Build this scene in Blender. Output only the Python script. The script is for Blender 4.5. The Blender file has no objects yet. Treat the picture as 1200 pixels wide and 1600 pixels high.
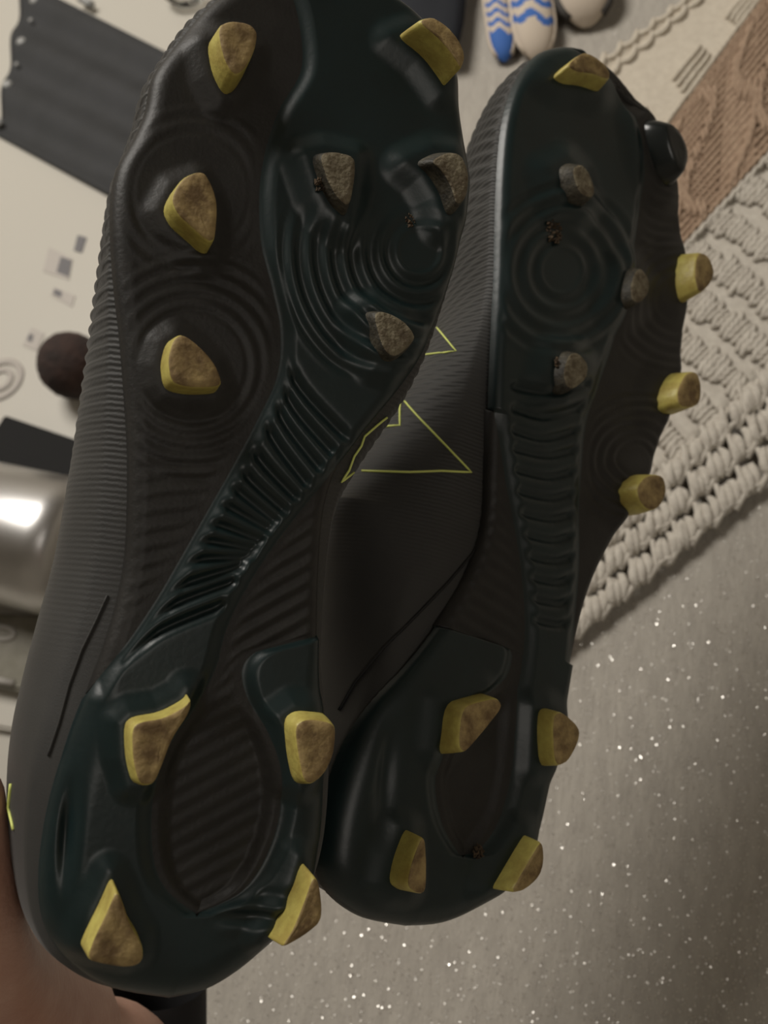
import bpy, bmesh, math, random
import numpy as np
from mathutils import Vector, Matrix
from mathutils.bvhtree import BVHTree
random.seed(4); rng = np.random.default_rng(4)
S = bpy.context.scene
COL = S.collection

# ------------------------------------------------------------------ camera
FPX = 1400.0                       # focal length in pixels of the 1200x1600 frame
CAM_Z = 0.996                      # sofa seat top is at 0.45, camera 0.546 above it
_n = Vector((-0.213, 0.425, 0.880)).normalized()        # world up seen from the camera
_ex = (Vector((1, 0, 0)) - _n * _n.x).normalized()
_ey = _n.cross(_ex)
ROT = Matrix((_ex, _ey, _n))       # camera space -> world space
CPOS = Vector((0, 0, CAM_Z))
cam_d = bpy.data.cameras.new('camera'); cam = bpy.data.objects.new('camera', cam_d); COL.objects.link(cam)
cam.matrix_world = Matrix.Translation(CPOS) @ ROT.to_4x4()
cam_d.sensor_fit = 'VERTICAL'; cam_d.sensor_height = 24; cam_d.sensor_width = 18; cam_d.lens = FPX / 1600 * 24
cam_d.clip_start = 0.01
cam_d.dof.use_dof = True; cam_d.dof.focus_distance = 0.26; cam_d.dof.aperture_fstop = 10.0
S.camera = cam

# ------------------------------------------------------------------ world, lights, exposure
wd = bpy.data.worlds.new('room_air'); S.world = wd; wd.use_nodes = True
wd.node_tree.nodes['Background'].inputs[0].default_value = (1.0, 0.93, 0.82, 1)
wd.node_tree.nodes['Background'].inputs[1].default_value = 0.05
def area(name, loc, target, size, power, col):
    d = bpy.data.lights.new(name, 'AREA'); d.shape = 'DISK'; d.size = size; d.energy = power; d.color = col
    o = bpy.data.objects.new(name, d); COL.objects.link(o); o.location = loc
    o.rotation_euler = (Vector(target) - Vector(loc)).to_track_quat('-Z', 'Y').to_euler()
area('ceiling_lamp_light', (-0.95, 1.35, 2.38), (-0.95, 1.35, 0), 1.1, 50, (1.0, 0.95, 0.88))
area('added_fill_light', (0.95, -0.55, 2.38), (0.95, -0.55, 0), 0.9, 5, (1.0, 0.93, 0.85))  # added fill lamp, out of view, to lift the lower right of the sofa
S.view_settings.view_transform = 'Standard'; S.view_settings.look = 'None'
S.view_settings.gamma = 1; S.view_settings.use_curve_mapping = False
S.view_settings.exposure = 0.0

# ------------------------------------------------------------------ helpers
def ray(px, py): return Vector(((px - 600) / FPX, -(py - 800) / FPX, -1.0))
def c2w(v): return CPOS + ROT @ Vector(v)
def on_z(px, py, z):
    r = ROT @ ray(px, py); return CPOS + r * ((z - CAM_Z) / r.z)
def at_depth(px, py, d): return c2w(ray(px, py) * d)

def mat(name, col, rough=0.5, metal=0.0, spec=0.5, var=None, nscale=60, bump=0.0, bscale=300, sheen=0.0, coat=0.0, stretch=None, trans=0.0):
    m = bpy.data.materials.new(name); m.use_nodes = True
    nt = m.node_tree; b = nt.nodes['Principled BSDF']
    b.inputs['Base Color'].default_value = (*col, 1); b.inputs['Roughness'].default_value = rough
    b.inputs['Metallic'].default_value = metal; b.inputs['Specular IOR Level'].default_value = spec
    b.inputs['Sheen Weight'].default_value = sheen; b.inputs['Coat Weight'].default_value = coat
    b.inputs['Transmission Weight'].default_value = trans
    tc = nt.nodes.new('ShaderNodeTexCoord'); mp = nt.nodes.new('ShaderNodeMapping')
    nt.links.new(tc.outputs['Object'], mp.inputs[0])
    if stretch: mp.inputs['Rotation'].default_value = (0, 0, stretch[0]); mp.inputs['Scale'].default_value = stretch[1]
    if var:
        n = nt.nodes.new('ShaderNodeTexNoise'); n.inputs['Scale'].default_value = nscale; n.inputs['Detail'].default_value = 5
        n.inputs['Roughness'].default_value = 0.65
        r = nt.nodes.new('ShaderNodeValToRGB'); r.color_ramp.elements[0].position = 0.38; r.color_ramp.elements[1].position = 0.64
        r.color_ramp.elements[0].color = (*var, 1); r.color_ramp.elements[1].color = (*col, 1)
        nt.links.new(mp.outputs[0], n.inputs['Vector']); nt.links.new(n.outputs['Fac'], r.inputs[0]); nt.links.new(r.outputs[0], b.inputs['Base Color'])
    if bump:
        n2 = nt.nodes.new('ShaderNodeTexNoise'); n2.inputs['Scale'].default_value = bscale; n2.inputs['Detail'].default_value = 4
        bp = nt.nodes.new('ShaderNodeBump'); bp.inputs['Strength'].default_value = bump; bp.inputs['Distance'].default_value = 0.001
        nt.links.new(mp.outputs[0], n2.inputs['Vector']); nt.links.new(n2.outputs['Fac'], bp.inputs['Height']); nt.links.new(bp.outputs[0], b.inputs['Normal'])
    return m

def link(o, parent=None):
    COL.objects.link(o)
    if parent is not None: o.parent = parent
    return o
def meshobj(name, verts, faces, m, parent=None, smooth=True, mats=None, fm=None):
    me = bpy.data.meshes.new(name)
    me.from_pydata([tuple(v) for v in verts], [], [tuple(f) for f in faces]); me.update()
    for k in (mats or [m]): me.materials.append(k)
    if fm is not None: me.polygons.foreach_set('material_index', fm)
    if smooth: me.polygons.foreach_set('use_smooth', [True] * len(me.polygons))
    return link(bpy.data.objects.new(name, me), parent)
def bmobj(name, bm, m, parent=None, smooth=True):
    bmesh.ops.recalc_face_normals(bm, faces=bm.faces)
    me = bpy.data.meshes.new(name); bm.to_mesh(me); bm.free(); me.materials.append(m)
    if smooth: me.polygons.foreach_set('use_smooth', [True] * len(me.polygons))
    return link(bpy.data.objects.new(name, me), parent)
def tag(o, label=None, cat=None, group=None, kind=None):
    for k, v in (('label', label), ('category', cat), ('group', group), ('kind', kind)):
        if v: o[k] = v
    return o
def empty(name, M): 
    o = bpy.data.objects.new(name, None); COL.objects.link(o); o.empty_display_size = 0.02
    o.matrix_world = M if isinstance(M, Matrix) else Matrix.Translation(M)
    return o
def tube(V, F, pts, r, seg=6, cap=True):
    pts = [Vector(p) for p in pts]; n0 = len(V); N = len(pts)
    up = Vector((0, 0, 1))
    for i, p in enumerate(pts):
        t = (pts[min(i + 1, N - 1)] - pts[max(i - 1, 0)]).normalized()
        a = t.cross(up)
        if a.length < 1e-3: a = t.cross(Vector((1, 0, 0)))
        a.normalize(); b = t.cross(a)
        rr = r[i] if isinstance(r, (list, tuple)) else r
        for k in range(seg):
            q = 2 * math.pi * k / seg
            V.append(p + a * (rr * math.cos(q)) + b * (rr * math.sin(q)))
    for i in range(N - 1):
        for k in range(seg):
            F.append((n0 + i * seg + k, n0 + i * seg + (k + 1) % seg, n0 + (i + 1) * seg + (k + 1) % seg, n0 + (i + 1) * seg + k))
    if cap:
        F.append(tuple(n0 + k for k in reversed(range(seg)))); F.append(tuple(n0 + (N - 1) * seg + k for k in range(seg)))
def rbox(name, size, m, parent, loc=(0, 0, 0), bev=0.01, seg=4, rot=0.0):
    bm = bmesh.new(); bmesh.ops.create_cube(bm, size=1)
    for v in bm.verts: v.co = Vector((v.co.x * size[0], v.co.y * size[1], v.co.z * size[2]))
    bmesh.ops.bevel(bm, geom=bm.edges[:], offset=bev, segments=seg, affect='EDGES', profile=0.5)
    bmesh.ops.rotate(bm, verts=bm.verts, cent=(0, 0, 0), matrix=Matrix.Rotation(rot, 3, 'Z'))
    bmesh.ops.translate(bm, verts=bm.verts, vec=loc)
    return bmobj(name, bm, m, parent)
def catmull(P, n=8, closed=False):
    P = np.asarray(P, float); N = len(P); out = []
    for i in range(N if closed else N - 1):
        g = (lambda k: P[k % N]) if closed else (lambda k: P[min(max(k, 0), N - 1)])
        p0, p1, p2, p3 = g(i - 1), g(i), g(i + 1), g(i + 2)
        for t in np.arange(n) / n:
            out.append(0.5 * (2 * p1 + (p2 - p0) * t + (2 * p0 - 5 * p1 + 4 * p2 - p3) * t * t + (3 * p1 - p0 - 3 * p2 + p3) * t ** 3))
    if not closed: out.append(P[-1])
    return np.array(out)
def ss(x): x = np.clip(x, 0, 1); return x * x * (3 - 2 * x)
def dist_poly(X, Y, P, closed=False):
    P = np.asarray(P, float); D = np.full(X.shape, 1e9)
    for i in range(len(P) if closed else len(P) - 1):
        a = P[i]; b = P[(i + 1) % len(P)]; ab = b - a; L = ab @ ab + 1e-12
        t = np.clip(((X - a[0]) * ab[0] + (Y - a[1]) * ab[1]) / L, 0, 1)
        D = np.minimum(D, (X - a[0] - t * ab[0]) ** 2 + (Y - a[1] - t * ab[1]) ** 2)
    return np.sqrt(D)
def inside_poly(X, Y, P):
    P = np.asarray(P, float); c = np.zeros(X.shape, bool); j = len(P) - 1
    for i in range(len(P)):
        xi, yi = P[i]; xj, yj = P[j]
        c ^= ((yi > Y) != (yj > Y)) & (X < (xj - xi) * (Y - yi) / (yj - yi + 1e-12) + xi); j = i
    return c

# ------------------------------------------------------------------ materials
M_PANEL = mat('worn_black_rubber', (0.022, 0.0208, 0.0185), 0.5, var=(0.016, 0.015, 0.0135), nscale=90, bump=0.12, bscale=900, spec=0.4)
M_TEAL = mat('dark_teal_plastic', (0.0085, 0.0205, 0.0215), 0.37, var=(0.0070, 0.0160, 0.0165), nscale=50, bump=0.05, bscale=700, spec=0.5)
M_HEEL = mat('glossy_black_plastic', (0.011, 0.0145, 0.0145), 0.24, var=(0.008, 0.0105, 0.0105), nscale=40, spec=0.5)
M_UPPER = mat('black_knit', (0.031, 0.0305, 0.028), 0.62, var=(0.026, 0.0255, 0.0235), nscale=60, bump=0.12, bscale=2500, sheen=0.1)
_nt = M_UPPER.node_tree; _w = _nt.nodes.new('ShaderNodeTexWave'); _w.wave_type = 'BANDS'; _w.bands_direction = 'Y'
_w.inputs['Scale'].default_value = 215; _w.inputs['Distortion'].default_value = 1.2; _w.inputs['Detail Scale'].default_value = 3; _w.inputs['Detail'].default_value = 2
_bp = _nt.nodes.new('ShaderNodeBump'); _bp.inputs['Strength'].default_value = .45; _bp.inputs['Distance'].default_value = .0004
_nt.links.new(_nt.nodes['Texture Coordinate'].outputs['Object'], _w.inputs['Vector']); _sx = _nt.nodes.new('ShaderNodeSeparateXYZ'); _mr = _nt.nodes.new('ShaderNodeMapRange'); _mm = _nt.nodes.new('ShaderNodeMath'); _mm.operation = 'MULTIPLY'
_mr.inputs['From Min'].default_value = -.045; _mr.inputs['From Max'].default_value = .05          # the ribs fade out towards the heel
_nt.links.new(_nt.nodes['Texture Coordinate'].outputs['Object'], _sx.inputs[0]); _nt.links.new(_sx.outputs['Y'], _mr.inputs['Value'])
_nt.links.new(_w.outputs['Fac'], _mm.inputs[0]); _nt.links.new(_mr.outputs[0], _mm.inputs[1]); _nt.links.new(_mm.outputs[0], _bp.inputs['Height'])
_nt.links.new(_nt.nodes['Bump'].outputs[0], _bp.inputs['Normal']); _nt.links.new(_bp.outputs[0], _nt.nodes['Principled BSDF'].inputs['Normal'])
M_YELLOW = mat('worn_yellow_plastic', (0.60, 0.53, 0.14), 0.45, var=(0.42, 0.33, 0.085), nscale=120, bump=0.25, bscale=500)
M_DIRT = mat('soil_stained_stud_face', (0.40, 0.29, 0.12), 0.7, var=(0.16, 0.10, 0.04), nscale=150, bump=0.4, bscale=500)
M_DULL = mat('dull_grey_stud_side', (0.075, 0.066, 0.045), 0.6, var=(0.028, 0.025, 0.018), nscale=260, bump=0.5, bscale=700)
M_DULLT = mat('dull_grey_stud_face', (0.23, 0.20, 0.13), 0.75, var=(0.11, 0.085, 0.05), nscale=260, bump=0.8, bscale=700)
M_SOIL = mat('dry_soil', (0.12, 0.08, 0.045), 0.9, var=(0.04, 0.028, 0.018), nscale=500)
M_LIME = mat('lime_print', (0.75, 0.82, 0.22), 0.5)
M_SOFA = mat('greige_velour', (0.41, 0.38, 0.33), 0.8, var=(0.35, 0.322, 0.28), nscale=38, bump=0.9, bscale=150, sheen=0.25, stretch=(0.62, (1.0, 3.2, 1.0)))
M_FLECK = mat('glitter_fleck', (0.95, 0.93, 0.88), 0.3, metal=0.9)
M_CREAM = mat('cream_yarn', (0.62, 0.56, 0.46), 0.85, var=(0.54, 0.48, 0.39), nscale=200, bump=0.5, bscale=1200)
M_WHITE = mat('white_yarn', (0.58, 0.54, 0.47), 0.85, var=(0.48, 0.44, 0.38), nscale=200, bump=0.5, bscale=1200)
M_TAN = mat('tan_yarn', (0.41, 0.295, 0.205), 0.85, var=(0.32, 0.22, 0.15), nscale=200, bump=0.5, bscale=1200)
M_SKIN = mat('skin', (0.52, 0.30, 0.22), 0.5, var=(0.45, 0.24, 0.17), nscale=40, bump=0.3, bscale=500)
M_SLEEVE = mat('black_sleeve', (0.008, 0.008, 0.009), 0.8)
M_NAVY = mat('dark_navy_cloth', (0.007, 0.009, 0.014), 0.85)
M_TABLE = mat('white_table_top', (0.48, 0.455, 0.40), 0.45)
M_CHAR = mat('charcoal_cloth', (0.026, 0.027, 0.029), 0.75, var=(0.020, 0.021, 0.022), nscale=15)
M_PEARL = mat('grey_pearl', (0.30, 0.30, 0.29), 0.3)
M_STEEL = mat('brushed_steel', (0.55, 0.54, 0.53), 0.34, metal=1.0)
M_BLACK = mat('black_plastic', (0.010, 0.010, 0.010), 0.75, spec=.2)
M_BROWN = mat('brown_fur', (0.05, 0.026, 0.020), 0.9, var=(0.02, 0.013, 0.011), nscale=30)
M_OLIVE = mat('olive_grey_tin', (0.13, 0.12, 0.085), 0.5, var=(0.20, 0.185, 0.15), nscale=25)
M_GREYP = mat('grey_print', (0.33, 0.31, 0.28), 0.6)
M_GREYPD = mat('dark_grey_print', (0.13, 0.125, 0.13), 0.6)
M_BLUE = mat('blue_stripe', (0.04, 0.13, 0.42), 0.8)
M_SOCK = mat('cream_cotton', (0.56, 0.48, 0.39), 0.85)
M_DKEDGE = mat('charcoal_edging', (0.05, 0.045, 0.04), 0.8)
M_WALL = mat('warm_white_wall', (0.46, 0.43, 0.38), 0.9)
M_FLOOR = mat('beige_floor_tile', (0.42, 0.37, 0.30), 0.4, var=(0.38, 0.33, 0.27), nscale=6)
M_LAMP = bpy.data.materials.new('lit_lamp_glass'); M_LAMP.use_nodes = True
_b = M_LAMP.node_tree.nodes['Principled BSDF']; _b.inputs['Emission Color'].default_value = (1, .88, .72, 1); _b.inputs['Emission Strength'].default_value = 4

# ------------------------------------------------------------------ room shell
def plane_struct(name, quad, m):
    return tag(meshobj(name, quad, [(0, 1, 2, 3)], m, smooth=False), kind='structure')
X0, X1, Y0, Y1, ZC = -2.6, 2.0, -1.6, 2.6, 2.45
plane_struct('floor', [(X0, Y0, 0), (X1, Y0, 0), (X1, Y1, 0), (X0, Y1, 0)], M_FLOOR)
plane_struct('ceiling', [(X0, Y1, ZC), (X1, Y1, ZC), (X1, Y0, ZC), (X0, Y0, ZC)], M_WALL)
plane_struct('wall_back', [(X0, Y1, 0), (X1, Y1, 0), (X1, Y1, ZC), (X0, Y1, ZC)], M_WALL)
plane_struct('wall_left', [(X0, Y0, 0), (X0, Y1, 0), (X0, Y1, ZC), (X0, Y0, ZC)], M_WALL)
plane_struct('wall_right', [(X1, Y1, 0), (X1, Y0, 0), (X1, Y0, ZC), (X1, Y1, ZC)], M_WALL)
plane_struct('wall_front', [(X1, Y0, 0), (X0, Y0, 0), (X0, Y0, ZC), (X1, Y0, ZC)], M_WALL)

# ------------------------------------------------------------------ sofa
SEAT = 0.45
pa = on_z(470, 0, SEAT); pb = on_z(150, 1600, SEAT)          # front edge of the seat, hidden behind the near boot
ed = (pb - pa).normalized(); en = Vector((ed.y, -ed.x, 0))
if en.x < 0: en = -en
sofa_ang = math.atan2(ed.y, ed.x)
mid = (pa + pb) / 2
sofa_loc = mid + en * 0.55; sofa_loc.z = 0
sofa = empty('sofa', Matrix.Translation(sofa_loc) @ Matrix.Rotation(sofa_ang, 4, 'Z'))
tag(sofa, 'greige velour sofa with glitter flecks under the crocheted throw', 'sofa')
rbox('seat_cushion', (2.2, 1.10, 0.20), M_SOFA, sofa, (0, 0, 0.35), bev=0.035, seg=5)
rbox('sofa_base', (2.16, 1.04, 0.20), M_SOFA, sofa, (0, 0.0, 0.16), bev=0.02)
for sx in (-1, 1):
    for sy in (-1, 1):
        V, F = [], []; tube(V, F, [(sx * 1.0, sy * .46, 0), (sx * 1.0, sy * .46, 0.07)], [0.018, 0.025], 12)
        meshobj('leg', V, F, M_BLACK, sofa)
inv = sofa.matrix_world.inverted()
V, F = [], []
for i in range(18000):
    px, py = random.uniform(300, 1300), random.uniform(-20, 1700)
    if py < 500 and random.random() < .6: continue
    p = on_z(px, py, SEAT + 0.0006); s = random.choice((.00022, .0003, .00036, .00045))
    nrm = Vector((random.gauss(0, .33), random.gauss(0, .33), 1)).normalized()
    a = nrm.orthogonal().normalized(); b = nrm.cross(a); k = len(V)
    V += [inv @ (p + a * s), inv @ (p + b * s), inv @ (p - a * s), inv @ (p - b * s)]; F.append((k, k + 1, k + 2, k + 3))
g = tag(meshobj('glitter', V, F, M_FLECK, sofa, smooth=False), kind='stuff')

# ------------------------------------------------------------------ crocheted throw
throw = empty('crocheted_throw', Vector((*on_z(1100, 500, SEAT).xy, SEAT)))
tag(throw, 'crocheted throw in cream, tan and white bands lying across the sofa', 'throw')
tw = throw.matrix_world.translation
ZT = SEAT + 0.003
def line(a, b, lo, hi, z=ZT):
    A = on_z(*a, z); B = on_z(*b, z); return A + (B - A) * lo, A + (B - A) * hi
edges = [line((1085, 0), (962, 92), -1.6, 2.0), line((1200, -8), (1072, 168), -1.2, 2.2), line((1200, 243), (1070, 385), -1.2, 2.4), line((1200, 592), (975, 812), -.7, 1.5), line((1200, 738), (915, 975), -.65, 1.35)]
def band(i):
    (a0, a1), (b0, b1) = edges[i], edges[i + 1]
    def f(s, t, h=0.0):
        p = (a0 + (a1 - a0) * s) * (1 - t) + (b0 + (b1 - b0) * s) * t
        return Vector((p.x - tw.x, p.y - tw.y, ZT - tw.z + h))
    L = ((a1 - a0).length + (b1 - b0).length) / 2; W = ((b0 - a0).length + (b1 - a1).length) / 2
    return f, L, W
def slab(name, f, L, W, m, thick=.0018, wob=0.0):
    V, F = [], []; ns, nt = 40, 10
    for lay in (0, 1):
        for i in range(ns + 1):
            for j in range(nt + 1): V.append(f(i / ns, j / nt, (-.0025 if lay == 0 else thick)))
    o = (ns + 1) * (nt + 1)
    for i in range(ns):
        for j in range(nt):
            a = i * (nt + 1) + j; F.append((a, a + nt + 1, a + nt + 2, a + 1)); F.append((o + a, o + a + 1, o + a + nt + 2, o + a + nt + 1))
    for i in range(ns):
        for j in (0, nt):
            a = i * (nt + 1) + j; F.append((a, a + nt + 1, o + a + nt + 1, o + a))
    for j in range(nt):
        for i in (0, ns):
            a = i * (nt + 1) + j; F.append((a, a + 1, o + a + 1, o + a))
    return meshobj(name, V, F, m, throw)
def chain_row(V, F, f, L, t, step, r, amp, tW, h=.003, s0=0.0, s1=1.0, ph=0.0, loop=1.0):
    """one crochet chain: interlocking slanted loops that run along the band"""
    n = int(L * (s1 - s0) / step)
    for k in range(n):
        s = s0 + (k + .5 + ph) * step / L; jx = random.gauss(0, .04) * step / L; pts = []
        for q in np.linspace(0, 1, 6):
            a = math.pi * (1.15 * q - .1)
            pts.append(f(s + jx + (-.55 + 1.15 * q) * step / L * loop, t + (math.sin(a) - .45) * amp / tW, h + .0016 * math.sin(a * 1.2)))
        tube(V, F, pts, r * random.uniform(.88, 1.1), 6)
def knit(V, F, f, L, W, ds, dt, r, lift=.0026, pat=None, tmin=0.0, tmax=1.0):
    ns, nt = int(L / ds), int(W * (tmax - tmin) / dt)
    for i in range(ns):
        for j in range(nt):
            s, t = (i + .5) / ns, tmin + (tmax - tmin) * (j + .5) / nt
            sl, hh, ln = pat(i, j, ns, nt) if pat else (.8, 0, 1)
            if ln <= 0: continue
            for sg in (-1, 1):
                if pat is None or hh >= 0:
                    a0 = sl * sg if pat is None else sl
                    c = (s + (sg * .22 / ns if pat is None else sg * .0)); 
                    if pat and sg > 0: continue
                    pts = []
                    for q in (-.5, -.17, .17, .5):
                        pts.append(f(c + q * ln * math.cos(a0) * dt * 1.25 / L, t + q * ln * math.sin(a0) * dt * 1.25 / W * (1 if pat else 1.2), lift + hh + .0010 * (1 - 4 * q * q) + random.gauss(0, .0002)))
                    tube(V, F, pts, [r * .8, r, r, r * .8], 6)
# cream band (far)
f, L, W = band(0)
slab('cream_band', f, L, W, M_CREAM, .0042)
V, F = [], []
chain_row(V, F, f, L, -.02, .023, .0032, .008, W, .004)
chain_row(V, F, f, L, .12, .023, .0032, .008, W, .004, ph=.5)
tag(meshobj('cream_lace_border', V, F, M_CREAM, throw), kind='stuff')
V, F = [], []
def pat_cream(i, j, ns, nt):
    g = (i % 14)
    return (0.25 + .1 * math.sin(i), .0014, 1.25 if (g < 6 and j > nt * .45 and j < nt * .95) else (0.9 if j >= nt - 1 else 0))
knit(V, F, f, L, W, .0052, .0085, .0021, .0034, pat_cream, .2, 1.0)
tag(meshobj('cream_stitches', V, F, M_CREAM, throw), kind='stuff')
# tan band
f, L, W = band(1)
slab('tan_band', f, L, W, M_TAN, .0012)
V, F = [], []
for tt in (.015, .06, .97): chain_row(V, F, f, L, tt, .0085, .0021, .004, W, .0035, ph=tt * 5)
def pat_tan(i, j, ns, nt):
    x = i / 11.0; y = j / max(nt - 1, 1)
    c = (x % 2.0) - 1.0
    edge = abs(abs(c) - (.35 + .35 * math.sin(y * math.pi * 2.2)))
    if edge < .10: return (1.35 * (1 if c > 0 else -1), .0025, 1.5)
    return ((.55 if c > 0 else -.35) + .25 * math.sin(x * 3.1 + y * 4), .0008 * (1 - edge), 1.2)
knit(V, F, f, L, W, .0048, .0088, .0019, .0028, pat_tan, .08, .95)
tag(meshobj('tan_stitches', V, F, M_TAN, throw), kind='stuff')
# white band
f, L, W = band(2)
slab('white_band', f, L, W, M_WHITE, .0014)
V, F = [], []
for tt in (.02, .985): chain_row(V, F, f, L, tt, .0085, .0021, .004, W, .0035)
def pat_wh(i, j, ns, nt):
    a = .9 if (j // 2 + i // 9) % 2 else -.35
    return (a + .15 * math.sin(i * .7), .0006 * math.sin(i * .9 + j), 1.15)
knit(V, F, f, L, W, .0046, .0066, .0022, .0022, pat_wh, .03, .98)
tag(meshobj('white_stitches', V, F, M_WHITE, throw), kind='stuff')
# white lace border: open rows of loops with the sofa showing in the holes
(a0, a1), (b0, b1) = edges[3], edges[4]
f, L, W = band(3)
V, F = [], []
STEP = .0185
for row, tt in enumerate((.06, .48, .93)):
    ph = (.5 if row % 2 else 0)
    n = int(L / STEP)
    for k in range(n):
        s = (k + ph + .3) * STEP / L
        # fat shell of three strands
        for q3, (dx, dt_) in enumerate(((-.26, .0), (0.0, .06), (.26, .0))):
            pts = []; jx, jh = random.gauss(0, .07), random.gauss(0, .0005)
            for q in np.linspace(-1, 1, 6):
                pts.append(f(s + (dx * (.55 + .75 * (1 - q * q)) + .2 * q + jx) * STEP / L, tt + dt_ * .3 - .18 * q + random.gauss(0, .010), .0034 + .0026 * (1 - q * q) + .0006 * q3 + jh))
            tube(V, F, pts, [.0016, .0028, .0034, .0034, .0028, .0016], 7)
        pts = [f(s + (-.62 + 1.24 * q) * STEP / L, tt + (.21 - .10 * math.sin(q * math.pi)), .0042 + .0018 * math.sin(q * math.pi)) for q in np.linspace(0, 1, 6)]
        tube(V, F, pts, .0021, 6)
        pts = [f(s + (.15 + .5 * q) * STEP / L, tt + (.18 - .42 * q), .006 + .0012 * math.sin(q * math.pi)) for q in np.linspace(0, 1, 6)]
        tube(V, F, pts, .0019, 6)
tag(meshobj('white_lace_border', V, F, M_WHITE, throw), kind='stuff')

# ------------------------------------------------------------------ boots
class Boot:
    def __init__(s, name, label, centre, depth, n, heel, toe):
        s.P0 = ray(*centre) * depth; s.N = Vector(n).normalized()
        s.O = s.P0
        h3, t3 = s.hit(*heel), s.hit(*toe)
        s.Vv = (t3 - h3).normalized(); s.U = s.Vv.cross(s.N)
        R = Matrix((s.U, s.Vv, s.N)).transposed()
        s.root = empty(name, (Matrix.Translation(c2w(s.P0)) @ (ROT @ R).to_4x4()))
        tag(s.root, label, 'football boot')
    def hit(s, px, py, w=0.0):
        r = ray(px, py); return r * ((s.P0.dot(s.N) + w) / r.dot(s.N))
    def uv(s, px, py, w=0.0):
        d = s.hit(px, py, w) - s.P0; return d.dot(s.U), d.dot(s.Vv)
    def uvs(s, pts, w=0.0): return np.array([s.uv(p[0], p[1], w) for p in pts])
    def tmpl(s, u, v, w=0.0):
        """sole template coordinates (the tracing units the pattern is drawn in)"""
        x = s.P0.x + u * s.U.x + v * s.Vv.x + w * s.N.x; y = s.P0.y + u * s.U.y + v * s.Vv.y + w * s.N.y; z = s.P0.z + u * s.U.z + v * s.Vv.z + w * s.N.z
        return 600 + FPX * x / -z, 800 - FPX * y / -z

def chain_fn(C):
    o = np.argsort(C[:, 1]); return lambda v: np.interp(v, C[o, 1], C[o, 0])

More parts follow.
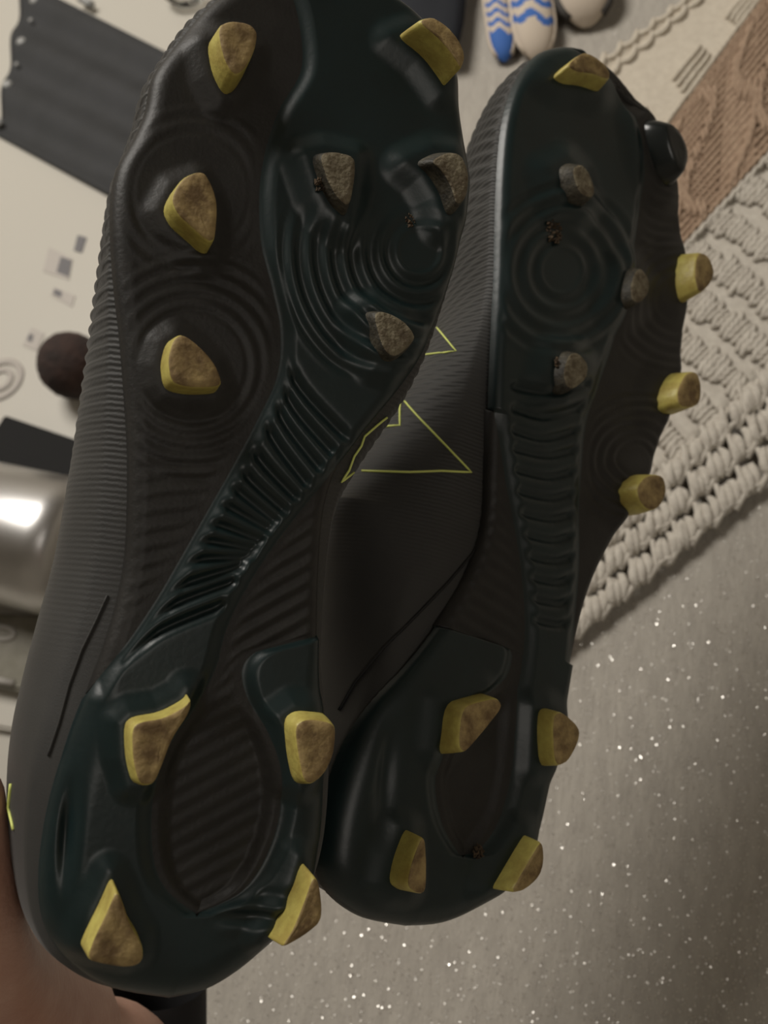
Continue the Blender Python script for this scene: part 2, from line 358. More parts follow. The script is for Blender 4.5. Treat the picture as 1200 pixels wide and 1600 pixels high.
def build_boot(B, ws, left, right, bounds, regions, height, studs, edgeR, sil_l, bul_r, H, rib, nrow=620, ncols=70):
    Lc, Rc = catmull(B.uvs(left), 10), catmull(B.uvs(right), 10)
    ring0 = np.concatenate([Lc[:-1], Rc[::-1][:-1]])                  # toe -> left side -> heel -> right side
    ring0 = np.roll(ring0, -int(np.argmax(ring0[:, 1])), 0); ih = int(np.argmin(ring0[:, 1]))
    Lc, Rc = ring0[:ih + 1], np.concatenate([ring0[:1], ring0[ih:][::-1]])
    for c_ in (Lc, Rc): c_[:, 1] = np.minimum.accumulate(c_[:, 1] ) - np.arange(len(c_)) * 1e-7
    fL, fR = chain_fn(Lc), chain_fn(Rc)
    vt, vb = max(Lc[:, 1].max(), Rc[:, 1].max()), min(Lc[:, 1].min(), Rc[:, 1].min())
    ph = np.linspace(0, 1, nrow)
    # rows denser at the two rounded ends
    q = ph * math.pi; rows = vt + (vb - vt) * (0.82 * ph + 0.18 * (1 - np.cos(q)) / 2)
    e0 = np.linspace(0, 1, 26)[:-1] ** 2.0
    rows = np.concatenate([rows[0] + (rows[3] - rows[0]) * e0, rows[3:-3], rows[-3] + (rows[-1] - rows[-3]) * (1 - (1 - np.linspace(0, 1, 26)[1:]) ** 2.0)])
    rows[0] -= 1e-5; rows[-1] += 1e-5
    uL, uR = fL(rows), fR(rows)
    cur = [uL]
    for bd in bounds:
        c = catmull(B.uvs(bd['pts']), 8)
        o = np.argsort(c[:, 1]); b = np.interp(rows, c[o, 1], c[o, 0])
        up = {'L': uL, 'R': uR}.get(bd.get('above')); dn = {'L': uL, 'R': uR}.get(bd.get('below'))
        if up is not None: b = np.where(rows > c[:, 1].max(), up, b)
        if bd.get('below') == 'prev': b = np.where(rows < c[:, 1].min(), cur[-1], b)
        elif dn is not None: b = np.where(rows < c[:, 1].min(), dn, b)
        cur.append(np.clip(np.maximum(b, cur[-1]), uL, uR))
    cur.append(uR)
    outline = np.concatenate([Lc, Rc[::-1]])
    olp = outline[::2]
    scale = abs(FPX / B.P0.z)
    meshes = []
    stp = [(np.array([B.tmpl(*p) for p in st['base']]), st) for st in studs]
    for ri, reg in enumerate(regions):
        a, b = cur[ri], cur[ri + 1]
        k = np.linspace(0, 1, reg.get('n', ncols))
        U = a[:, None] + (b - a)[:, None] * k[None]; Vv = np.repeat(rows[:, None], len(k), 1)
        X, Y = B.tmpl(U, Vv)
        E = dist_poly(U, Vv, olp, True)
        Rr = edgeR(Y); e = np.clip(E / Rr, 0, 1)
        Wd = -Rr * (1 - np.sqrt(np.clip(1 - (1 - e) ** 2, 0, 1)))
        dip, inner = 1.0, 1.0
        for rj, rg in enumerate(regions):
            if rj == ri or bool(rg['raise']) == bool(reg['raise']): continue
            lo, hi = cur[rj][:, None], cur[rj + 1][:, None]; dd = np.maximum(np.maximum(lo - U, U - hi), 0) * scale; wide_ = 1 - ss((hi - lo) * scale / 9)
            dip = np.minimum(dip, np.maximum(ss(dd / 26), wide_)); inner = np.minimum(inner, np.maximum(ss((dd - 8) / 24), wide_))
        if reg['raise']: Wd = Wd + reg['raise'] * dip
        Wd = Wd + height(X, Y, reg['kind']) * inner * ss(E / .006)
        for P, st in stp:
            D = dist_poly(X, Y, P, True); D = np.where(inside_poly(X, Y, P), 0, D)
            Wd = Wd + st['mound'] * ss(1 - D / st['spread'])
        n, m = U.shape
        verts = np.stack([U, Vv, Wd], -1).reshape(-1, 3)
        wide = (b - a) > 2e-4
        F = []
        for i in range(n - 1):
            if not (wide[i] or wide[i + 1]): continue
            r0, r1 = i * m, (i + 1) * m
            F += [(r0 + j, r1 + j, r1 + j + 1, r0 + j + 1) for j in range(m - 1)]
        used = np.unique(np.array(F).ravel()); re = np.full(len(verts), -1); re[used] = np.arange(len(used))
        ob = meshobj(reg['name'], verts[used], re[np.array(F)].tolist(), reg['mat'], B.root)
        if reg.get('label'): ob['label'] = reg['label']
        meshes.append(ob)
    # upper: rings lofted from the sole edge up and over the foot
    NR = 900
    C = np.concatenate([Lc, Rc[::-1][1:-1]]); seg = np.r_[0, np.cumsum(np.linalg.norm(np.diff(np.r_[C, C[:1]], axis=0), axis=1))]
    Cc = np.r_[C, C[:1]]; sL = np.linspace(0, seg[-1], NR, endpoint=False)
    p = np.stack([np.interp(sL, seg, Cc[:, 0]), np.interp(sL, seg, Cc[:, 1])], -1)
    tg = np.roll(p, -6, 0) - np.roll(p, 6, 0); tg /= np.linalg.norm(tg, axis=1)[:, None]
    nr = np.stack([tg[:, 1], -tg[:, 0]], -1)
    cen = p.mean(0); 
    if (nr * (p - cen)).sum() < 0: nr = -nr
    Sl = catmull(B.uvs(sil_l, ws), 8); so = np.argsort(Sl[:, 1])
    x = (p[:, 1] - vb) / (vt - vb)
    isL = p[:, 0] < (fL(p[:, 1]) + fR(p[:, 1])) / 2
    bl = p[:, 0] - np.interp(p[:, 1], Sl[so, 1], Sl[so, 0])
    bl = np.clip(bl, .001, .095)
    br = np.interp(x, [0, .1, .3, .5, .8, 1], bul_r)
    bul = np.where(isL, bl, br)
    tip_ = ss((1 - x) / .15); bul = bul * tip_ + .003 * (1 - tip_); bul = bul * ss((x + .01) / .07) - .0015 * (1 - ss(x / .05))
    ker = np.hanning(41); ker /= ker.sum()
    bul = np.convolve(np.r_[bul[-20:], bul, bul[:20]], ker, 'valid')
    Hh = np.interp(x, [0, .08, .3, .45, .62, .8, .93, 1], H)
    vc = np.clip(p[:, 1], vb + .030, vt - .030); uc = (fL(vc) + fR(vc)) / 2 - .004
    K = 46; V = np.zeros((K, NR, 3))
    for k in range(K):
        t = k / (K - 1); fi = t * math.pi / 2
        sh = 1 - max(math.cos(fi), 0) ** .55; rise = math.sin(fi) ** 1.0
        w = -.004 - (Hh - .004) * rise
        bb = np.sin(np.clip(-w / (-2 * ws), 0, 1) * math.pi) ** .8 * bul
        q = (p + nr * (bb[:, None] - .0012)) * (1 - sh) + np.stack([uc, vc], -1) * sh
        if k == 0: q = p - nr * .0025
        rb = rib(x, isL, p[:, 1], w) * ss(np.array(t / .08)) * (1 - ss(np.array((t - .75) / .2)))
        V[k, :, :2] = q + nr * rb[:, None]; V[k, :, 2] = w
    F = []
    for k in range(K - 1):
        for j in range(NR):
            j2 = (j + 1) % NR
            if k > 40 and x[j] < .40: continue
            F.append((k * NR + j, k * NR + j2, (k + 1) * NR + j2, (k + 1) * NR + j))
    up = meshobj('knit_upper', V.reshape(-1, 3), F, M_UPPER, B.root)
    B.upper = up
    # padded collar round the ankle opening
    ring = [Vector(V[41, j]) for j in range(NR) if x[j] < .40]
    js = [j for j in range(NR) if x[j] < .40]
    # order so that the run is continuous
    br_ = next((i for i in range(1, len(js)) if js[i] != js[i - 1] + 1), 0)
    ring = ring[br_:] + ring[:br_]
    ring = ring[::6]; ring.append(ring[0]); Vt, Ft = [], []
    tube(Vt, Ft, ring, .004, 8); meshobj('collar', Vt, Ft, M_UPPER, B.root)
    # studs
    for st in studs:
        poly = np.array(st['tip']); base = np.array(st['base'])
        for _ in range(2):
            poly = np.concatenate([[.78 * poly + .22 * np.roll(poly, -1, 0)], [.22 * poly + .78 * np.roll(poly, -1, 0)]]).transpose(1, 0, 2).reshape(-1, 2)
            base = np.concatenate([[.78 * base + .22 * np.roll(base, -1, 0)], [.22 * base + .78 * np.roll(base, -1, 0)]]).transpose(1, 0, 2).reshape(-1, 2)
        n = len(poly); c = poly.mean(0); h = st['h']; h0 = st['mound'] - .0015
        rings = [(base, h0 - .002), (base, h0), (base * .55 + poly * .45, h0 + (h - h0) * .5), (base * .12 + poly * .88, h - .0012), (poly * .97 + c * .03, h - .0003), (poly * .9 + c * .1, h), (poly * .62 + c * .38, h + .0001), (poly * .3 + c * .7, h - .0002)]
        VV, FF, FM = [], [], []
        for ri, (P, w) in enumerate(rings):
            for i in range(n):
                jit = random.gauss(0, .00005) if ri >= 4 else 0
                VV.append((P[i, 0], P[i, 1], w + jit))
        for ri in range(len(rings) - 1):
            for i in range(n):
                FF.append((ri * n + i, ri * n + (i + 1) % n, (ri + 1) * n + (i + 1) % n, (ri + 1) * n + i)); FM.append(1 if ri >= 4 else 0)
        VV.append((c[0], c[1], h)); kk = len(VV) - 1
        for i in range(n): FF.append(((len(rings) - 1) * n + i, (len(rings) - 1) * n + (i + 1) % n, kk)); FM.append(1)
        area2 = np.sum(poly[:, 0] * np.roll(poly[:, 1], -1) - np.roll(poly[:, 0], -1) * poly[:, 1])
        if area2 < 0: FF = [tuple(reversed(q)) for q in FF]
        o = meshobj('stud', VV, FF, None, B.root, mats=st['mats'], fm=FM)
        if st.get('label'): o['label'] = st['label']

Y2, D2, K2 = (M_YELLOW, M_DIRT), (M_DULL, M_DULLT), (M_HEEL, M_HEEL)
def mkstuds(B, spec):
    out = []
    for px, h, kind, grow, shift in spec:
        T = B.uvs(px, h); c = T.mean(0)
        base = c + (T - c) * grow + np.array(shift) * .001
        out.append(dict(tip=T, base=base, h=h, mats={'y': Y2, 'd': D2, 'k': K2}[kind], mound=(.0022 if kind == 'y' else .0034), spread=(38 if kind == 'y' else 42),
                        label={'y': 'worn yellow stud', 'd': 'soil-dulled grey stud', 'k': 'black blade stud'}[kind]))
    return out
def rings(X, Y, c, lam, r0, r1, ax=1.0):
    r = np.sqrt(((X - c[0]) / ax) ** 2 + (Y - c[1]) ** 2); m = ss((r - r0) / 12) * ss((r1 - r) / 25)
    s = np.sin(2 * math.pi * r / lam); return s * m, r
def groove(X, Y, pts, wdt):
    d = dist_poly(X, Y, catmull(pts, 5)); return -np.exp(-(d / wdt) ** 2)

# --- the near boot (right foot)
A = Boot('football_boot', 'near black football boot, sole with big yellow studs, held by the hand', (400, 800), .235, (.43, .07, .90), (270, 1577), (470, -45))
A_left = [(470, -45), (395, -36), (335, -5), (272, 68), (242, 110), (230, 165), (212, 207), (184, 260), (175, 330), (180, 430), (190, 520), (198, 620), (203, 720), (200, 850), (188, 930), (165, 1010), (138, 1080), (100, 1170), (76, 1250), (62, 1330), (59, 1410), (73, 1470), (108, 1518), (175, 1560), (270, 1577)]
A_right = [(470, -45), (560, -36), (620, -8), (664, 28), (700, 72), (716, 120), (722, 180), (733, 260), (730, 330), (715, 410), (692, 480), (665, 545), (633, 598), (593, 648), (560, 690), (530, 738), (513, 795), (506, 870), (503, 960), (503, 1040), (511, 1110), (519, 1180), (518, 1270), (510, 1340), (492, 1400), (455, 1460), (400, 1517), (335, 1560), (270, 1577)]
A_b = [dict(pts=[(450, -30), (468, 40), (470, 110), (437, 170), (416, 230), (405, 300), (408, 380), (425, 450), (438, 520), (432, 590), (400, 660), (360, 735), (320, 805), (280, 875), (245, 935), (205, 995), (160, 1055), (115, 1120)], below='L'),
       dict(pts=[(633, 600), (566, 683), (497, 765), (430, 850), (385, 920), (355, 980), (335, 1050), (300, 1110), (255, 1180), (238, 1260), (240, 1340), (260, 1390), (305, 1427)], above='R'),
       dict(pts=[(500, 993), (430, 1010), (395, 1022), (378, 1048), (386, 1090), (415, 1140), (435, 1200), (437, 1270), (415, 1340), (375, 1395), (306, 1428)], above='R', below='prev')]
A_gr = [[(436, 545), (470, 610), (545, 690)], [(434, 582), (460, 640), (525, 715)], [(424, 618), (450, 670), (505, 740)], [(408, 652), (435, 700), (485, 765)], [(386, 690), (415, 730), (465, 782)], [(368, 722), (395, 755), (445, 800)], [(352, 750), (380, 775), (430, 815)], [(335, 780), (370, 800), (420, 828)], [(315, 812), (355, 825), (408, 845)], [(296, 842), (340, 848), (400, 858)], [(276, 880), (325, 873), (395, 870)], [(246, 930), (300, 908), (375, 885)], [(212, 985), (270, 945), (362, 910)], [(190, 1030), (250, 985), (345, 945)]]
def A_h(X, Y, kind):
    if kind == 'teal':
        r, _ = rings(X, Y, (650, 395), 29, 26, 245, .95)
        h = .00065 * r * ss((Y - 310) / 110) * (1 - ss((Y - 560) / 40))
        for g_ in A_gr: h = h + .0021 * groove(X, Y, g_, 8.5)
        h = h - .003 * np.exp(-(((X - 105) / 15) ** 2 + ((Y - 1300 + (X - 105) * 1.7) / 75) ** 2))
        return h
    if kind == 'side':
        r, d = rings(X, Y, (300, 572), 23, 75, 190)
        h = .00020 * r * ss((d - 60) / 20)
        h2 = np.sin(2 * math.pi * (Y - .0016 * (X - 300) ** 2) / 27); h = h + .00016 * h2 * ss((Y - 700) / 50) * (1 - ss((Y - 960) / 60)) 
        r3, d3 = rings(X, Y, (300, 300), 25, 80, 150); return h + .00014 * r3 * (1 - ss((Y - 420) / 40))
    if kind == 'arch':
        return .00024 * np.sin(2 * math.pi * (Y + .55 * (X - 400)) / 27) * (1 - .65 * ss((Y - 1040) / 60)) - .0018 * ss((Y - 1080) / 80)
    return 0 * X + .0009 * np.exp(-((Y - 1420) / 30) ** 2) * np.sin(2 * math.pi * Y / 40) * ss((X - 320) / 50)
A_studs = mkstuds(A, [
    ([(340, 40), (360, 31), (392, 36), (404, 50), (398, 80), (380, 112), (364, 118), (347, 85)], .011, 'y', 1.12, (0, 0)),
    ([(266, 310), (285, 276), (318, 264), (333, 290), (341, 320), (337, 375), (326, 378), (300, 355), (277, 335)], .010, 'y', 1.08, (0, 0)),
    ([(265, 588), (262, 560), (270, 530), (285, 520), (312, 540), (335, 565), (348, 595), (342, 605), (300, 606), (272, 600)], .009, 'y', 1.1, (0, 0)),
    ([(652, 32), (675, 24), (700, 40), (720, 65), (728, 88), (722, 108), (712, 92), (690, 62)], .013, 'y', 1.15, (-1.5, -.6)),
    ([(498, 240), (520, 235), (556, 243), (556, 275), (547, 325), (528, 310), (513, 285)], .009, 'd', 1.3, (0, 0)),
    ([(672, 250), (700, 236), (722, 240), (734, 270), (730, 310), (714, 322), (705, 290), (690, 265)], .010, 'd', 1.35, (-1.5, 0)),
    ([(583, 488), (600, 485), (632, 500), (651, 525), (642, 540), (620, 558), (605, 553), (595, 535)], .009, 'd', 1.25, (0, 0)),
    ([(205, 1140), (217, 1128), (257, 1122), (292, 1103), (299, 1092), (298, 1112), (270, 1152), (250, 1205), (240, 1227), (217, 1228), (207, 1190)], .011, 'y', 1.12, (0, 0)),
    ([(460, 1135), (478, 1122), (518, 1128), (526, 1140), (522, 1180), (508, 1210), (488, 1226), (475, 1222), (466, 1180)], .011, 'y', 1.22, (.4, 0)),
    ([(135, 1500), (145, 1470), (165, 1430), (182, 1390), (192, 1410), (203, 1445), (224, 1478), (224, 1505), (203, 1514), (160, 1508)], .012, 'y', 1.1, (0, 0)),
    ([(438, 1484), (458, 1455), (475, 1412), (490, 1368), (500, 1380), (505, 1430), (496, 1448), (468, 1468)], .012, 'y', 1.15, (-.6, .2))])
A_sil = [(470, -75), (400, -60), (330, -8), (285, 35), (243, 88), (205, 160), (180, 225), (158, 300), (138, 400), (122, 500), (107, 620), (94, 720), (80, 810), (62, 900), (34, 1000), (10, 1090), (-4, 1180), (-3, 1280), (20, 1400), (60, 1490), (140, 1565), (270, 1590)]
def A_rib(x, isL, v, w): return np.where(isL, 1, .6) * .0007 * np.sin(2 * math.pi * (v + w * .12) / .0036 + np.sin(v * 60)) * ss((x - .42) / .3)
build_boot(A, -.030, A_left, A_right, A_b, [
    dict(name='outsole_panel', kind='side', mat=M_PANEL, **{'raise': 0}, n=90),
    dict(name='shank_plate', kind='teal', mat=M_TEAL, **{'raise': .0018}, n=130),
    dict(name='arch_panel', kind='arch', mat=M_PANEL, **{'raise': 0}, n=80),
    dict(name='heel_plate', kind='heel', mat=M_TEAL, **{'raise': .0018}, n=70)],
    A_h, A_studs, lambda Y: .0045 + .006 * ss((Y - 1000) / 200), A_sil, [.003, .005, .008, .0135, .005, .003],
    [.078, .085, .085, .078, .064, .050, .040, .030], A_rib)

# --- the far boot (left foot)
B = Boot('football_boot', 'further black football boot, behind and right of the near one, lime triangle on its side', (840, 800), .332, (.60, .10, .79), (650, 1455), (880, 70))
B_left = [(880, 70), (850, 78), (824, 102), (804, 140), (790, 190), (783, 260), (780, 340), (778, 430), (774, 520), (770, 620), (768, 720), (762, 820), (735, 900), (690, 975), (640, 1042), (592, 1100), (555, 1165), (530, 1240), (516, 1310), (514, 1368), (535, 1408), (585, 1442), (650, 1455)]
B_right = [(880, 70), (915, 76), (955, 100), (990, 140), (1015, 178), (1037, 225), (1055, 285), (1068, 350), (1072, 430), (1074, 500), (1067, 570), (1050, 640), (1030, 710), (1000, 775), (965, 840), (935, 900), (915, 960), (900, 1030), (893, 1090), (886, 1160), (870, 1230), (857, 1290), (842, 1340), (812, 1385), (760, 1425), (705, 1450), (650, 1455)]
B_b = [dict(pts=[(796, 1012), (800, 1030), (785, 1065), (730, 1100), (692, 1160), (680, 1220), (690, 1285), (718, 1336)], above='L'),
       dict(pts=[(774, 640), (788, 740), (803, 820), (815, 900), (820, 980), (815, 1040), (806, 1090), (802, 1150), (798, 1210), (782, 1275), (750, 1325), (719, 1337)], above='L', below='prev'),
       dict(pts=[(870, 60), (930, 100), (985, 190), (1000, 300), (988, 400), (962, 520), (936, 600), (916, 660), (908, 740), (905, 800), (905, 880), (900, 950), (893, 1040)], below='R')]
B_gr = [[(803, y + 5), (850, y + 17), (905, y + 2)] for y in (600, 634, 668)] + [[(805 + k * 2.6, 702 + k * 33), (855 + k * 2, 712 + k * 33), (900 - k * 1, 702 + k * 33)] for k in range(9)]
def B_h(X, Y, kind):
    if kind == 'teal':
        r, d = rings(X, Y, (872, 425), 27, 28, 150, .92)
        h = .0005 * r * (1 - ss((Y - 570) / 30))
        for g_ in B_gr: h = h + .0020 * groove(X, Y, g_, 7.5)
        return h
    if kind == 'side':
        r, d = rings(X, Y, (990, 720), 15, 20, 120, 1.0); h = .00028 * r
        r, d = rings(X, Y, (1060, 240), 16, 60, 170); h = h + .0002 * r
        r, d = rings(X, Y, (1060, 470), 17, 30, 130); return h + .0002 * r
    if kind == 'arch':
        return .00024 * np.sin(2 * math.pi * (Y - .6 * (X - 780)) / 25) * (1 - ss((Y - 1030) / 40)) - .0016 * ss((Y - 1060) / 60)
    return -.002 * np.exp(-(((X - 600) / 16) ** 2 + ((Y - 1215 + (X - 600) * 2) / 70) ** 2))
B_studs = mkstuds(B, [
    ([(886, 102), (900, 88), (916, 80), (940, 94), (955, 112), (953, 125), (925, 114), (900, 112)], .011, 'y', 1.15, (.8, -1.8)),
    ([(1040, 195), (1052, 192), (1068, 212), (1078, 242), (1070, 272), (1055, 255), (1045, 225)], .011, 'k', 1.5, (-2, 0)),
    ([(893, 264), (908, 254), (922, 270), (931, 300), (925, 310), (905, 302)], .010, 'd', 1.45, (-1.5, -.5)),
    ([(1090, 393), (1108, 398), (1118, 425), (1110, 445), (1092, 460), (1085, 430)], .011, 'y', 1.3, (0, 0)),
    ([(992, 425), (1003, 417), (1017, 440), (1013, 460), (1000, 474), (988, 470), (985, 450)], .009, 'd', 1.3, (-.6, 0)),
    ([(890, 552), (905, 550), (921, 570), (917, 592), (898, 608), (885, 605), (880, 580)], .009, 'd', 1.3, (-.6, 0)),
    ([(1058, 610), (1072, 582), (1090, 580), (1097, 602), (1095, 630), (1080, 637), (1060, 634)], .011, 'y', 1.2, (0, 0)),
    ([(995, 760), (1012, 742), (1038, 742), (1043, 770), (1030, 795), (1012, 797), (998, 780)], .010, 'y', 1.2, (0, 0)),
    ([(722, 1105), (750, 1096), (778, 1090), (787, 1103), (768, 1128), (742, 1160), (725, 1178), (716, 1165)], .011, 'y', 1.2, (-.4, 0)),
    ([(866, 1115), (880, 1112), (908, 1138), (905, 1160), (888, 1192), (868, 1198), (864, 1150)], .011, 'y', 1.15, (0, 0)),
    ([(636, 1385), (643, 1350), (658, 1310), (665, 1310), (667, 1350), (666, 1397), (650, 1396)], .012, 'y', 1.15, (-.5, 0)),
    ([(798, 1396), (813, 1370), (836, 1330), (848, 1312), (852, 1345), (843, 1372), (820, 1392)], .012, 'y', 1.15, (-.4, 0))])
B_sil = [(880, 55), (845, 66), (800, 105), (768, 160), (742, 240), (715, 330), (690, 430), (640, 530), (565, 640), (500, 740), (462, 840), (450, 930), (460, 1030), (484, 1120), (496, 1220), (500, 1310), (510, 1385), (560, 1440), (650, 1465)]
def B_rib(x, isL, v, w): return np.where(isL, 1, .6) * .0009 * np.sin(2 * math.pi * (v + w * .3) / .0056) * ss((x - .68) / .15) + .0003 * np.sin(2 * math.pi * (v - w * .25) / .0042) * ss((x - .42) / .1) * (1 - ss((x - .68) / .15))
build_boot(B, -.042, B_left, B_right, B_b, [
    dict(name='heel_plate', kind='heel', mat=M_TEAL, **{'raise': .0018}, n=70),
    dict(name='arch_panel', kind='arch', mat=M_PANEL, **{'raise': 0}, n=80),
    dict(name='shank_plate', kind='teal', mat=M_TEAL, **{'raise': .0018}, n=110),
    dict(name='outsole_panel', kind='side', mat=M_PANEL, **{'raise': 0}, n=90)],
    B_h, B_studs, lambda Y: .0045 + .005 * ss((Y - 1000) / 200), B_sil, [.004, .006, .004, .003, .004, .004],
    [.078, .085, .085, .078, .064, .050, .040, .030], B_rib)

# soil left round the inner studs
def soil(Bt, spots):
    for (px, py, w, rad, cnt) in spots:
        V, F = [], []
        c = Bt.uv(px, py, w)
        for i in range(cnt):
            a, r = random.uniform(0, 6.28), rad * math.sqrt(random.random()); s = random.uniform(.0003, .0009)
            o = Vector((c[0] + r * math.cos(a), c[1] + r * math.sin(a) * 1.2, w + random.uniform(-.0004, .0006))); k = len(V)
            for d in ((1, 0, 0), (-.5, .8, 0), (-.5, -.8, 0), (0, 0, 1.1), (0, 0, -1)): V.append(o + Vector(d) * s)
            F += [(k, k + 1, k + 3), (k + 1, k + 2, k + 3), (k + 2, k, k + 3), (k + 1, k, k + 4), (k + 2, k + 1, k + 4), (k, k + 2, k + 4)]
        tag(meshobj('soil_clump', V, F, M_SOIL, Bt.root, smooth=False), kind='stuff')
soil(A, [(503, 285, .006, .0022, 50), (640, 345, .0015, .0016, 26), (712, 305, .007, .002, 30)])
soil(B, [(865, 362, .002, .0042, 150), (748, 1330, .002, .002, 40), (872, 568, .006, .002, 30)])

# lime outline printed on the uppers
bpy.context.view_layer.update()
dg = bpy.context.evaluated_depsgraph_get()
def bvh(o): 
    me = o.data; mw = o.matrix_world
    return BVHTree.FromPolygons([mw @ v.co for v in me.vertices], [tuple(p.vertices) for p in me.polygons])
TA, TB = bvh(A.upper), bvh(B.upper)
M_SEAM = mat('black_seam', (0.006, 0.006, 0.006), 0.7)
def print_line(Bt, tree, pts, r, name='logo_outline', m=None):
    P = []
    for i in range(len(pts) - 1):
        n = max(2, int(math.dist(pts[i], pts[i + 1]) / 8))
        for k in range(n + (i == len(pts) - 2)):
            q = k / n; x = pts[i][0] * (1 - q) + pts[i + 1][0] * q; y = pts[i][1] * (1 - q) + pts[i + 1][1] * q
            d = (ROT @ ray(x, y)).normalized(); loc, nn, _, _ = tree.ray_cast(CPOS, d)
            if loc is None: continue
            if nn.dot(d) > 0: nn = -nn
            P.append(loc + nn * .0002)
    if len(P) < 2: print('NO HIT', pts); return
    iv = Bt.root.matrix_world.inverted(); V, F = [], []
    tube(V, F, [iv @ p for p in P], r, 6); meshobj(name, V, F, m or M_LIME, Bt.root)
print_line(B, TB, [(683, 512), (713, 549), (650, 556)], .00034)
print_line(B, TB, [(600, 667), (625, 665), (625, 640), (627, 621), (652, 650), (700, 700), (736, 738), (690, 736), (640, 738), (566, 736)], .00042)
print_line(A, TA, [(604, 652), (585, 668), (569, 682), (564, 697), (553, 713), (545, 735), (533, 753), (552, 738), (568, 728), (570, 720)], .00036)
print_line(A, TA, [(18, 1225), (14, 1262), (19, 1282), (22, 1296)], .0004)

print_line(B, TB, [(758, 822), (738, 865), (700, 910), (650, 962), (600, 1012), (555, 1066), (530, 1110)], .0006, 'seam', M_SEAM)
print_line(A, TA, [(168, 930), (150, 970), (128, 1015), (108, 1070), (92, 1130), (75, 1180)], .00030, 'seam', M_UPPER)

# ------------------------------------------------------------------ hand
def skinned(name, verts, edges, m, root, lv=2):
    me = bpy.data.meshes.new(name); me.from_pydata([tuple(v[0]) for v in verts], edges, []); me.update()
    o = bpy.data.objects.new(name, me); COL.objects.link(o)
    md = o.modifiers.new('skin', 'SKIN')
    for i, v in enumerate(verts):
        d = me.skin_vertices[0].data[i]; r = v[1]; d.radius = r if isinstance(r, tuple) else (r, r); d.use_root = (i == root)
    md.use_smooth_shade = True
    s = o.modifiers.new('sub', 'SUBSURF'); s.levels = lv; s.render_levels = lv
    me.materials.append(m)
    bpy.context.view_layer.update()
    ev = o.evaluated_get(bpy.context.evaluated_depsgraph_get()); nm = bpy.data.meshes.new_from_object(ev)
    o.modifiers.clear(); o.data = nm
    nm.polygons.foreach_set('use_smooth', [True] * len(nm.polygons))
    return o
hv, he = [], []
def hp(px, py, d, r, par=None):
    hv.append((at_depth(px, py, d), r)); i = len(hv) - 1
    if par is not None: he.append((par, i))
    return i
fa2 = hp(252, 2300, .46, .034); fa1 = hp(250, 1880, .42, .028, fa2); wr = hp(232, 1725, .375, .023, fa1)
pm = hp(150, 1665, .352, .029, wr); pk = hp(-2, 1598, .300, .030, pm)
for i, (d, dx, ln) in enumerate(((.224, 0, 0), (.244, -42, 30), (.263, -78, 15), (.281, -108, -40))):
    k0 = hp(-6 + dx, 1505, d + .018, .0112, pk); k1 = hp(-36 + dx, 1395 - ln * .3, d + .004, .0102, k0); k2 = hp(-49 + dx, 1275 - ln * .7, d, .0096, k1); k3 = hp(-42 + dx, 1195 - ln, d, .0080, k2)
t1 = hp(150, 1720, .30, .0135, pm); t2 = hp(210, 1775, .285, .011, t1); t3 = hp(290, 1790, .28, .009, t2)
hand = skinned('person', hv, he, M_SKIN, 3)
tag(hand, 'bare hand and black-sleeved forearm gripping the heel of the near boot', 'person')
V, F = [], []
pts = [at_depth(250, 1540, .40), at_depth(250, 1640, .40), at_depth(250, 1900, .42), at_depth(252, 2300, .46)]
tube(V, F, pts, [.0205, .0205, .031, .038], 28, cap=False)
meshobj('sleeve', V, F, M_SLEEVE, hand)

# ------------------------------------------------------------------ things lying at the far end of the sofa
def W_(px, py, z): return on_z(px, py, z)
# dark navy cloth
nv = empty('folded_trousers', W_(660, 20, SEAT)); tag(nv, 'dark navy folded trousers lying beyond the near boot toe', 'clothes')
o0 = nv.matrix_world.translation
corner = [W_(560, -160, SEAT), W_(744, -160, SEAT), W_(744, 20, SEAT), W_(714, 112, SEAT), W_(560, 110, SEAT)]
for lay in range(2):
    V, F = [], []; n = 14
    A0, A1, A2, A3 = corner[0], corner[1], corner[3], corner[4]
    for i in range(n + 1):
        for j in range(n + 1):
            s, t = i / n, j / n
            p = (A0 * (1 - s) + A1 * s) * (1 - t) + (A3 * (1 - s) + A2 * s) * t
            z = .004 + lay * .012 + .004 * math.sin(s * 7 + lay) * math.sin(t * 5 + 1) ; 
            e = min(s, t, 1 - s, 1 - t); z *= 1 if e > .04 else .6
            V.append(p - o0 + Vector((0, 0, z + .004)))
    for i in range(n):
        for j in range(n):
            a = i * (n + 1) + j; F.append((a, a + n + 1, a + n + 2, a + 1))
    ob = meshobj('trouser_leg', V, F, M_NAVY, nv); md = ob.modifiers.new('t', 'SOLIDIFY'); md.thickness = .01; md.offset = -1 if lay else -.4

